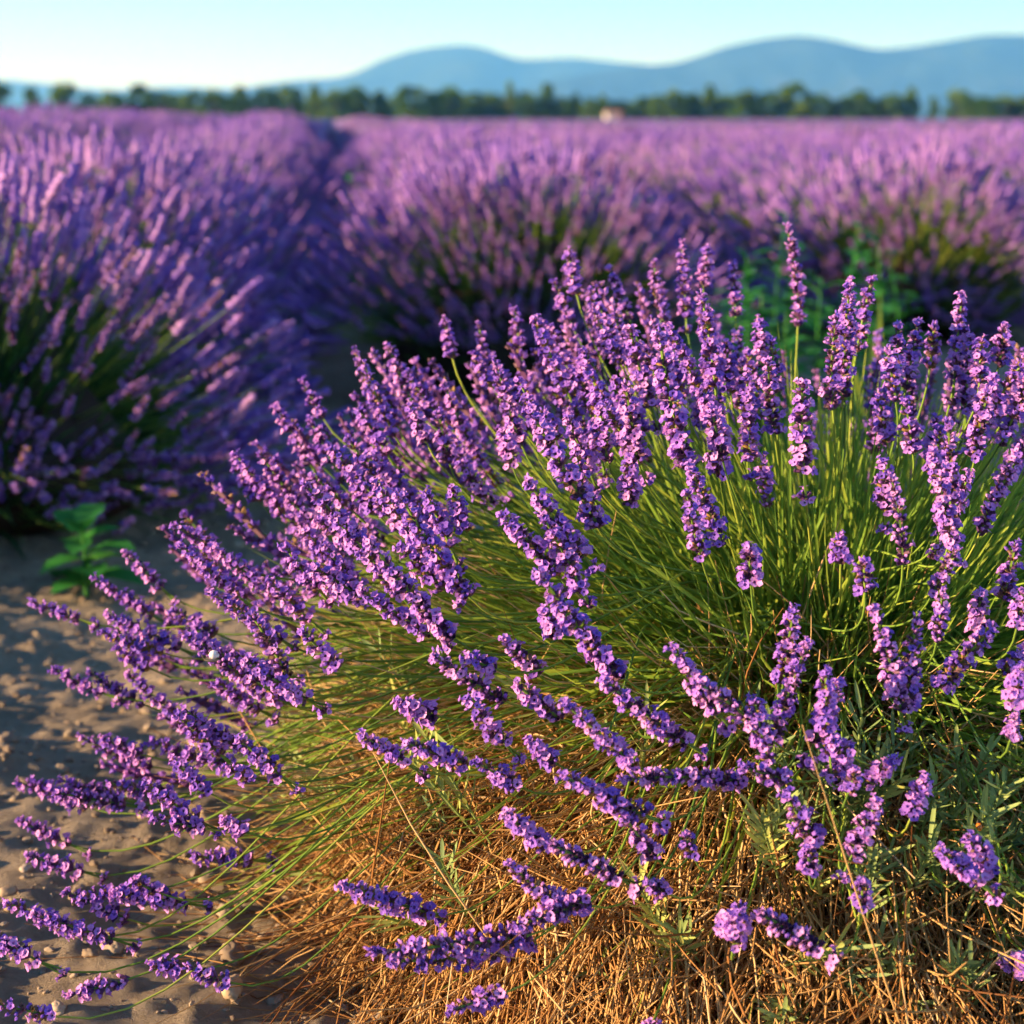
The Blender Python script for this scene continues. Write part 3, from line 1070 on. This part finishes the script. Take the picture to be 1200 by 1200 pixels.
n_rand = 0
rr = np.random.default_rng(12)
while n_rand < 400:
    cz = rr.uniform(-0.05, 1)
    th = rr.uniform(0, 6.283)
    sz = math.sqrt(max(1 - cz * cz, 0))
    n3 = np.array([sz * math.cos(th), sz * math.sin(th), cz])
    B = BC + n3 * E * rr.uniform(0.82, 1.0)
    if B[2] < 0.1:
        continue
    px, py, z = project(B)
    if px > 1330 or rr.random() > density(px, py):
        continue
    A = unit(n3 * np.array([1, 1, 0.9]) + np.array([-0.06, 0, 0.28]) + rr.normal(0, 0.13, 3))
    tx, ty, _ = project(B + A * 0.09)
    if ty < np.interp(tx, [100, 270, 330, 400, 500, 600, 700, 800, 850, 900, 960, 1050, 1100, 1250], [660, 545, 475, 425, 390, 365, 345, 330, 345, 385, 380, 405, 390, 390]):
        continue
    SPK.append((B, A, rr.uniform(0.045, 0.105), np.linalg.norm(B - CAMP), False))
    n_rand += 1


def stem_curve(B, A, k=9):
    h = B - BC
    root = np.stack([BC[0] + h[:, 0] * 0.36, BC[1] + h[:, 1] * 0.36, 0.30 + 0.10 * np.clip(h[:, 2] / 0.6, 0, 1)], -1) + rng.normal(0, 0.035, (len(B), 3))
    L = np.linalg.norm(B - root, axis=1, keepdims=True)
    d0 = unit(unit(B - root) * 0.8 + np.array([0, 0, 0.55]) * np.clip(1.0 - h[:, 2:3], 0, 1) + rng.normal(0, 0.08, (len(B), 3)))
    return bezier(root, root + d0 * L * 0.40, B - A * L * 0.26, B + A * 0.004, k)


key = [0 if s[4] else 1 for s in SPK]
order = sorted(range(len(SPK)), key=lambda i: (key[i], SPK[i][3]))
single, rest = order[:298], order[298:]
Bs = np.array([SPK[i][0] for i in single])
As = np.array([SPK[i][1] for i in single])
C = stem_curve(Bs, As, 16)
sr = np.random.default_rng(5)
for j, i in enumerate(single):
    B, A, L, dist, ex = SPK[i]
    V, T, _ = tubes(C[j:j + 1] - BO, np.linspace(0.0017, 0.0012, 16)[None], 4)
    st = obj("flower_stalk", to_mesh("flower_stalk", V, T, np.zeros(len(T)), np.full(len(V), sr.uniform(0.2, 0.75)), [STEM]), bush)
    q = int(np.argmin([abs(h_ - L) for h_ in HI_L]))
    f = obj("flower_spike", HI[q][sr.choice(3, p=[0.42, 0.42, 0.16])], st)
    s = float(np.clip(L / HI_L[q], 0.8, 1.25))
    wd = s * float(sr.uniform(0.95, 1.15)) * 1.08
    f.matrix_local = Matrix.Translation((B - BO).tolist()) @ Matrix(rot_to(A, sr.uniform(0, 6.28)).tolist()).to_4x4() @ Matrix.Diagonal((wd, wd, s, 1))
Br = np.array([SPK[i][0] for i in rest])
Ar = np.array([SPK[i][1] for i in rest])
C = stem_curve(Br, Ar, 7)
V, T, ix = tubes(C - BO, np.full(C.shape[:2], 0.0014), 3)
sa = Acc()
sa.add(V, T, 0, sr.uniform(0.2, 0.75, len(C))[ix])
obj("back_flower_stalks", sa.mesh("back_flower_stalks", [STEM]), bush, kind="stuff")
obj("back_flower_spikes", place_many(MID_AR, Br - BO, Ar, sr.uniform(0.8, 1.2, len(Br)), sr).mesh("back_flower_spikes", [PETAL, CALYX], False), bush, kind="stuff")

# green flowerless stems and narrow leaves
gr = np.random.default_rng(31)
n = 8500
th = gr.uniform(0, 6.283, n)
cz = gr.uniform(0.0, 1, n)
sz = np.sqrt(1 - cz ** 2)
n3 = np.stack([sz * np.cos(th), sz * np.sin(th), cz], -1)
keep = (gr.random(n) < np.where((n3[:, 0] < 0.05) & (n3[:, 1] < 0.1) & (cz < 0.5), 0.2, 1.0))
n3 = n3[keep]
n = len(n3)
root = BC + n3 * E * np.array([0.42, 0.42, 0.2]) + np.array([0, 0, 0.16]) + gr.normal(0, 0.03, (n, 3))
tip = BC + n3 * E * gr.uniform(0.55, 0.93, (n, 1)) + gr.normal(0, 0.03, (n, 3))
L = np.linalg.norm(tip - root, axis=1, keepdims=True)
d0 = unit(unit(tip - root) + np.array([0, 0, 0.5]))
C = bezier(root, root + d0 * L * 0.4, tip - unit(n3 + [0, 0, 0.25]) * L * 0.25, tip, 6)
W = np.array([0.6, 0.9, 1.0, 0.95, 0.7, 0.08])[None] * gr.uniform(0.0011, 0.0026, (n, 1))
V, T, ix = ribbons(C - BO, W, unit(gr.normal(size=(n, 3)) + np.array([0, -0.5, 0.5])), fold=0.5)
ga = Acc()
ga.add(V, T, 0, gr.beta(2.2, 1.9, n)[ix])
obj("green_stems", ga.mesh("green_stems", [LEAF]), bush, kind="stuff")

n = 1100
th = gr.uniform(2.2, 5.0, n)
cz = gr.uniform(0.1, 0.75, n)
sz = np.sqrt(1 - cz ** 2)
n3 = np.stack([sz * np.cos(th), sz * np.sin(th), cz], -1)
root = BC + n3 * E * np.array([0.42, 0.42, 0.2]) + np.array([0, 0, 0.16]) + gr.normal(0, 0.03, (n, 3))
tip = BC + n3 * E * gr.uniform(0.6, 0.9, (n, 1)) + gr.normal(0, 0.03, (n, 3))
L = np.linalg.norm(tip - root, axis=1, keepdims=True)
C = bezier(root, root + unit(tip - root + [0, 0, 0.15]) * L * 0.4, tip - unit(n3 + [0, 0, 0.1]) * L * 0.25, tip, 6)
V, T, ix = tubes(C - BO, np.array([1, 1, 1, 0.9, 0.8, 0.5])[None] * gr.uniform(0.0007, 0.0014, (n, 1)), 3)
oa = Acc()
oa.add(V, T, 0, gr.uniform(0.55, 1.0, n)[ix])
obj("dry_stems", oa.mesh("dry_stems", [STRAW]), bush, kind="stuff")

# short leafy shoots near the foot
shoots = Acc()
cand = []
while len(cand) < 680:
    th = gr.uniform(0, 6.283)
    cz = gr.uniform(0.02, 0.62)
    sz = math.sqrt(1 - cz * cz)
    n3 = np.array([sz * math.cos(th), sz * math.sin(th), cz])
    B = BC + n3 * E * np.array([0.66, 0.80, 0.62]) * gr.uniform(0.85, 1.08)
    px, py, z = project(B)
    w = 1.0 if px > 900 else (0.8 if px < 430 else 0.12)
    if gr.random() < w:
        cand.append((B, unit(n3 + np.array([0, 0, 0.7]) + gr.normal(0, 0.3, 3))))
LP, LW, LN, LT = [], [], [], []
SPn = []
for B, A in cand:
    L = gr.uniform(0.05, 0.13)
    SPn.append(np.stack([B - A * 0.06 + A * L * 1.4 * t for t in np.linspace(0, 1, 4)]))
    tt = gr.uniform(0.1, 0.95)
    for j in range(int(L / 0.0085)):
        base = B + A * 0.0085 * j
        for q in range(2):
            az = j * 1.57 + q * math.pi + gr.normal(0, 0.3)
            a_, b_ = frames(A[None])
            out = a_[0] * math.cos(az) + b_[0] * math.sin(az)
            dd = unit(out * gr.uniform(0.5, 0.9) + A * 0.75)
            ll = gr.uniform(0.018, 0.042)
            LP.append(np.stack([base, base + dd * ll * 0.5, base + dd * ll * 0.85 + A * ll * 0.06, base + dd * ll + A * ll * 0.12]))
            LW.append(np.array([0.5, 1, 0.8, 0.1]) * gr.uniform(0.0016, 0.0028))
            LN.append(unit(A - dd * 0.5))
            LT.append(np.clip(tt + gr.normal(0, 0.12), 0, 1))
V, T, ix = ribbons(np.array(LP) - BO, np.array(LW), np.array(LN), 0.3)
shoots.add(V, T, 0, np.array(LT)[ix])
V, T, ix = tubes(np.array(SPn) - BO, np.full((len(SPn), 4), 0.0015), 4)
shoots.add(V, T, 0, 0.5)
obj("leafy_shoots", shoots.mesh("leafy_shoots", [GREYLEAF]), bush, kind="stuff")

# dry straw skirt
SE = np.array([0.66, 0.72, 0.38])
n = 11000
th = gr.uniform(0, 6.283, n)
front = gr.random(n) < 0.80
th = np.where(front, gr.uniform(math.pi * 0.95, math.pi * 1.62, n), th)
cz = gr.uniform(0.0, 0.97, n) ** 0.85
sz = np.sqrt(1 - cz ** 2)
n3 = np.stack([sz * np.cos(th), sz * np.sin(th), cz], -1)
SC = np.array([BC[0], BC[1], 0.0])
rad = gr.uniform(0.86, 1.03, (n, 1))
P0 = SC + n3 * SE * rad
down = unit(n3 * np.array([1, 1, 0]) * cz[:, None] + np.array([0, 0, -1.0]) * (sz[:, None] * 0.85 + 0.05))
tang = np.stack([-np.sin(th), np.cos(th), np.zeros(n)], -1)
dirn = unit(down + tang * gr.normal(0, 0.42, (n, 1)) + n3 * gr.normal(0.05, 0.16, (n, 1)))
Ls = gr.gamma(4, 0.045, (n, 1)).clip(0.04, 0.36)
wild = gr.random(n) < 0.3
dirn[wild] = unit(dirn[wild] * 0.4 + gr.normal(0, 0.7, (wild.sum(), 3)) + n3[wild] * 0.3)
Ls[wild] *= 0.6
j1, j2 = gr.normal(0, 0.30, (n, 3)), gr.normal(0, 0.42, (n, 3))
C = bezier(P0, P0 + (dirn + j1) * Ls * 0.33, P0 + (dirn + j2 * 0.6) * Ls * 0.66, P0 + (dirn + j2) * Ls - n3 * Ls * 0.12, 6)
C[:, :, 2] = np.maximum(C[:, :, 2], gz(C[:, :, 0], C[:, :, 1]) + 0.003)
V, T, ix = tubes(C - BO, np.array([1, 1, 1, 0.9, 0.75, 0.4])[None] * gr.uniform(0.0005, 0.0017, (n, 1)), 3)
st = Acc()
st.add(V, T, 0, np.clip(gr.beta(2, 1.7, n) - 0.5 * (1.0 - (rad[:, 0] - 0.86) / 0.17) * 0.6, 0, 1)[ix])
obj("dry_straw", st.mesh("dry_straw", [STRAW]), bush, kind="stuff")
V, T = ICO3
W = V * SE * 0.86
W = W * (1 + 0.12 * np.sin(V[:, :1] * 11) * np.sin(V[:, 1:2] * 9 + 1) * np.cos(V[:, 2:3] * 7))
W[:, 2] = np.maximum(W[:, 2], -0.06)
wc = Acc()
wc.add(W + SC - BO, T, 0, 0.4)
obj("occluding_core", wc.mesh("occluding_core", [OCCLUDER]), bush)  # dark dome added inside the straw to block the view through it


# ---------------------------------------------------------------- weeds
def leaf_mesh(name, L, w, fold, droop, mat, lobes=0.0, k=7, seed=0):
    r = np.random.default_rng(seed)
    t = np.linspace(0, 1, k)
    mid = np.stack([np.zeros(k), t * L, -droop * L * t ** 2], -1)[None]
    wd = w * np.sin(np.clip(t * 0.93 + 0.05, 0, 1) * np.pi) ** 0.8 * (1 + lobes * np.where(np.arange(k) % 2, 0.5, -0.5))
    wd[0], wd[-1] = w * 0.08, w * 0.04
    V, T, _ = ribbons(mid, wd[None], np.array([[0, 0, 1.0]]), fold)
    a = Acc()
    a.add(V, T, 0, np.clip(0.5 + r.normal(0, 0.05, len(V)), 0, 1))
    return a.mesh(name, [mat])


def weed(loc, h, nleaf, leaf_mes, label, group, stem_mat, spread=0.55, r=None, lean=(0, 0)):
    t = thing("weed", label, "weed", loc, group)
    k = 7
    z = np.linspace(-0.02, h, k)
    P = np.stack([lean[0] * (z / h) ** 2 * h + np.cumsum(r.normal(0, 0.004, k)), lean[1] * (z / h) ** 2 * h + np.cumsum(r.normal(0, 0.004, k)), z], -1)
    a = Acc()
    V, T, _ = tubes(P[None], np.linspace(0.006, 0.0025, k)[None], 6)
    a.add(V, T, 0, 0.6)
    obj("stem", a.mesh("stem", [stem_mat]), t)
    for i in range(nleaf):
        f = (i + 0.5) / nleaf
        zz = h * (0.08 + 0.92 * f)
        p = np.array([np.interp(zz, P[:, 2], P[:, 0]), np.interp(zz, P[:, 2], P[:, 1]), zz])
        o = obj("leaf", leaf_mes[r.integers(len(leaf_mes))], t)
        o.location = p.tolist()
        o.rotation_euler = (float(r.uniform(0.1, 0.75) * (0.6 + 0.6 * f)), 0, float(i * 2.4 + r.normal(0, 0.3)))
        s = float(r.uniform(0.75, 1.2) * (1.15 - spread * f))
        o.scale = (s, s, s)
    return t


wr = np.random.default_rng(81)
TALLF = [leaf_mesh("leaf", 0.125, 0.030, 0.3, 0.35, WEED, 0.5, 9, i) for i in range(3)]
BROAD = [leaf_mesh("leaf", 0.095, 0.034, 0.22, 0.4, WEED, 0.15, 8, 5 + i) for i in range(3)]
# tall upright weeds between the front bush and the row beyond
for i, (px, ty, D) in enumerate([(908, 250, 5.3), (878, 300, 5.0), (930, 300, 5.6), (1003, 262, 5.6), (1040, 285, 5.2), (860, 330, 5.5), (1020, 330, 4.8), (955, 330, 4.9), (890, 345, 4.6), (985, 350, 5.0), (1060, 320, 5.5), (920, 365, 4.4), (840, 350, 4.9)]):
    dvec = ray(px, ty)
    p = CAMP + dvec * (D / dvec[1])
    g = float(gz(p[0], p[1]))
    lab = ["tallest leafy green weed between the front bush and the field", *[None] * 12][i]
    weed((p[0], p[1], g), float(p[2] - g), 30, TALLF, lab or "upright leafy green weed between the front bush and the row beyond",
         None if lab else "upright green weeds behind the front bush", WEED, 0.6, wr, (wr.normal(0, 0.05), 0))
# broad-leaved weed by the path
d = ray(108, 706)
p = CAMP + d * (-(CAMP[2] - 0.01) / d[2])
weed((p[0], p[1], float(gz(p[0], p[1]))), 0.16, 14, BROAD, "low bright green broad-leaved weed at the edge of the bare path", None, WEED, 0.3, wr)
d = ray(345, 640)
# weeds in the dark gap between the rows
for (px, py) in [(408, 210), (428, 250)]:
    d = ray(px, py)
    D = 9.5 if px == 408 else 7.9
    p = CAMP + d * (D / d[1])
    g = float(gz(p[0], p[1]))
    weed((p[0], p[1], g), max(float(p[2] - g), 0.2), 22, TALLF, "green weed growing in the dark gap between two lavender rows", "weeds in the gap between the rows", WEED, 0.5, wr)


# yellow-green upright grass blades
def blade_clump(px, top, D, h, label):
    d = ray(px, top)
    p = CAMP + d * (D / d[1])
    g = float(gz(p[0], p[1]))
    t = thing("grass_tuft", label, "grass", (p[0], p[1], g))
    hh = float(p[2] - g)
    for i in range(4):
        r_ = wr
        k = 7
        f = np.linspace(0, 1, k)
        ln = hh * (1.0 if i == 0 else r_.uniform(0.55, 0.85))
        lx, ly = (0.0, 0.0) if i == 0 else r_.normal(0, 0.12, 2)
        P = np.stack([lx * f ** 2 * ln, ly * f ** 2 * ln, ln * f], -1)[None]
        V, T, _ = ribbons(P, (h * np.array([0.5, 0.7, 0.8, 0.9, 1, 0.8, 0.08]))[None], np.array([[0.1, -1, 0.1]]), 0.4)
        a = Acc()
        a.add(V, T, 0, r_.uniform(0.2, 0.9))
        obj("blade", a.mesh("blade", [BLADE]), t)
    return t


blade_clump(648, 198, 6.4, 0.008, "yellow-green grass tuft standing up out of the lavender behind the front bush")
blade_clump(1031, 352, 4.3, 0.011, "yellow-green grass tuft in front of the tall green weeds")
blade_clump(762, 222, 7.0, 0.009, "yellow-green grass tuft between two lavender rows beside the weeds")

# ---------------------------------------------------------------- stones and clods on the bare path
def clod_mesh(seed, lev):
    r = np.random.default_rng(seed)
    V, T = ICO3 if lev == 2 else ICO1
    q = r.normal(size=(6, 3))
    s = 1 + 0.16 * sum(np.sin(V @ q[i] * 1.6 + i) for i in range(6)) / 2
    W = V * s[:, None] * np.array([1, r.uniform(0.65, 0.95), r.uniform(0.45, 0.7)])
    W = W + (0.28 * np.abs(vnoise(V[:, 0] * 3 + seed, V[:, 1] * 3 + V[:, 2] * 2.3)) + 0.16 * vnoise(V[:, 0] * 9 + seed, V[:, 2] * 9 + V[:, 1] * 7) - 0.08)[:, None] * V * 2
    a = Acc()
    a.add(W, T, 0, 0.5)
    return a


CL = [clod_mesh(900 + i, 2) for i in range(6)]
CLM = [c.mesh("clod", [STONE], smooth=True) for c in CL]
cr_ = np.random.default_rng(61)
cn = 0
while cn < 120:
    px, py = cr_.uniform(-20, 400), cr_.uniform(480, 1210)
    d = ray(px, py)
    p = CAMP + d * (-CAMP[2] / d[2])
    if p[0] < row_x(-1, p[1]) + 0.45 and p[1] > 2.7 or np.hypot((p[0] - BC[0]) / 0.75, (p[1] - BC[1]) / 0.75) < 1:
        continue
    s = float(np.clip(cr_.gamma(2.0, 0.005), 0.005, 0.030))
    g = float(gz(p[0], p[1]))
    o = thing("clod", "dry tan clod of earth lying on the bare path", "clod", (p[0], p[1], g + s * 0.22), "clods of earth on the bare path", rz=float(cr_.uniform(0, 6.28)), s=s, me=CLM[cr_.integers(6)])
    cn += 1
ga2 = Acc()
TPL = [clod_mesh(950 + i, 1).arrays() for i in range(4)]
for i in range(11000):
    y = cr_.uniform(1.4, 6.5)
    x = cr_.uniform(-1.6, 0.5) if i % 4 else cr_.uniform(0.3, 2.2)
    s = cr_.gamma(2, 0.0018) + 0.001
    V, T, M, A = TPL[i % 4]
    a = cr_.uniform(0, 6.28)
    c, sn = math.cos(a), math.sin(a)
    ga2.add((V * s) @ np.array([[c, sn, 0], [-sn, c, 0], [0, 0, 1]]) + [x, y, float(gz(x, y)) + s * 0.2], T, 0, cr_.uniform(0, 1))
gv = obj("gravel", ga2.mesh("gravel", [STONE], False), kind="stuff")
gv["label"] = "small crumbs and gravel scattered over the bare soil"
gv["category"] = "gravel"

# ---------------------------------------------------------------- snail and beetle
B, t, d = hit(266, 751, 1.0)
SN = B - d * 0.010
near_ = [(np.linalg.norm(q[0] + q[1] * q[2] * f - CAMP), q[0] + q[1] * q[2] * f) for q in (SPK[i] for i in single) for f in (0.1, 0.3, 0.5, 0.7, 0.9)]
near_ = [e for e in near_ if np.hypot(project(e[1])[0] - 266, project(e[1])[1] - 753) < 26]
best = min(near_, key=lambda e: e[0])
SN = best[1] + unit(CAMP - best[1]) * 0.014 + np.array([0, 0, 0.004])       # sits on the near side of that spike
snail = thing("snail", "small round white snail clinging to a lavender spike", "snail", SN)
k = 46
ang = np.linspace(0, 5.2 * math.pi, k)
gro = np.exp(0.115 * (ang - ang[-1]))
cen = np.stack([0.0036 * gro * np.cos(ang), np.interp(gro, [gro[0], 1], [-0.0022, 0.0]) , 0.0036 * gro * np.sin(ang)], -1)[None]
V, T, ix = tubes(cen, (0.0034 * gro)[None], 12)
a = Acc()
tt = np.repeat(np.where(np.arange(k) % 9 < 1, 0.55, 0.9), 12)
a.add(V, T, 0, tt)
V, T = ICO2
a.add(V * np.array([0.0052, 0.0042, 0.0052]), T, 0, 0.9)
sh = obj("shell", a.mesh("shell", [SHELL]), snail)
a = Acc()
f = np.linspace(0, 1, 8)
V, T, _ = tubes(np.stack([-0.006 + 0.017 * f, 0 * f, -0.0062 + 0.002 * f ** 3], -1)[None], (np.array([0.3, 1.4, 1.9, 2.0, 1.9, 1.6, 1.2, 0.4]) * 0.001)[None], 8)
a.add(V, T, 0, 0.6)
bd = obj("body", a.mesh("body", [SNAILB]), snail)
for s in (-1, 1):
    a = Acc()
    V, T, _ = tubes(np.array([[[0.010, s * 0.0006, -0.004], [0.012, s * 0.0014, -0.001], [0.013, s * 0.002, 0.001]]]), np.array([[0.0004, 0.0003, 0.0004]]), 5)
    a.add(V, T, 0, 0.7)
    obj("tentacle", a.mesh("tentacle", [SNAILB]), bd)
snail.rotation_euler = (0, 0, R(200))

pick = [e for e in cand if np.hypot(project(e[0] + e[1] * 0.05)[0] - 1116, project(e[0] + e[1] * 0.05)[1] - 949) < 40]
bb = min(pick or cand, key=lambda e: np.linalg.norm(e[0] - CAMP))
B = bb[0] + bb[1] * 0.07 + unit(CAMP - bb[0]) * 0.012                        # near the top of a leafy shoot
bt = thing("ladybird", "tiny orange beetle with a black head on a green leafy shoot", "beetle", B)
V, T = ICO3
for s in (-1, 1):
    a = Acc()
    W = V * np.array([0.0033, 0.0042, 0.0028])
    W[:, 0] = np.maximum(W[:, 0], 0.00008) * s
    W[:, 2] = np.maximum(W[:, 2], -0.0004)
    a.add(W, T if s > 0 else T[:, ::-1], 0, 0.5)
    w = obj("wing_case", a.mesh("wing_case", [BEETLE]), bt)
a = Acc()
a.add(V * np.array([0.0024, 0.0014, 0.0017]) + [0, 0.0044, 0.0004], T)
a.add(V * np.array([0.0029, 0.0039, 0.001]) + [0, 0, -0.0008], T)
obj("thorax", a.mesh("thorax", [BLACK]), bt)
a = Acc()
a.add(V * np.array([0.0013, 0.0011, 0.0011]) + [0, 0.0060, 0.0002], T)
hd = obj("head", a.mesh("head", [BLACK]), bt)
for i in range(6):
    s = -1 if i < 3 else 1
    y0 = (-0.002, 0.0003, 0.0028)[i % 3]
    a = Acc()
    V2, T2, _ = tubes(np.array([[[s * 0.0018, y0, -0.0008], [s * 0.0042, y0, -0.0004], [s * 0.0052, y0, -0.0022]]]), np.array([[0.0003, 0.00025, 0.0002]]), 5)
    a.add(V2, T2)
    obj("leg", a.mesh("leg", [BLACK]), bt)
bt.rotation_euler = (R(60), 0, R(5))

# ---------------------------------------------------------------- air: haze that turns the far hills blue
hm = bpy.data.materials.new("haze_air")
hm.use_nodes = True
nn, ll = hm.node_tree.nodes, hm.node_tree.links
nn.clear()
pv = nn.new("ShaderNodeVolumePrincipled")
pv.inputs["Color"].default_value = (0.11, 0.40, 1.0, 1)
pv.inputs["Density"].default_value = 0.00012
pv.inputs["Absorption Color"].default_value = (1, 1, 1, 1)
pv.inputs["Anisotropy"].default_value = 0.0
ho = nn.new("ShaderNodeOutputMaterial")
ll.new(pv.outputs[0], ho.inputs["Volume"])
a = Acc()
a.add(*boxv(-9500, 9500, -700, 17600, -6, 480))
hz = obj("haze", a.mesh("haze", [hm], False), kind="stuff")
print("objects", len(bpy.data.objects), "tris", sum(len(m.polygons) for m in bpy.data.meshes))
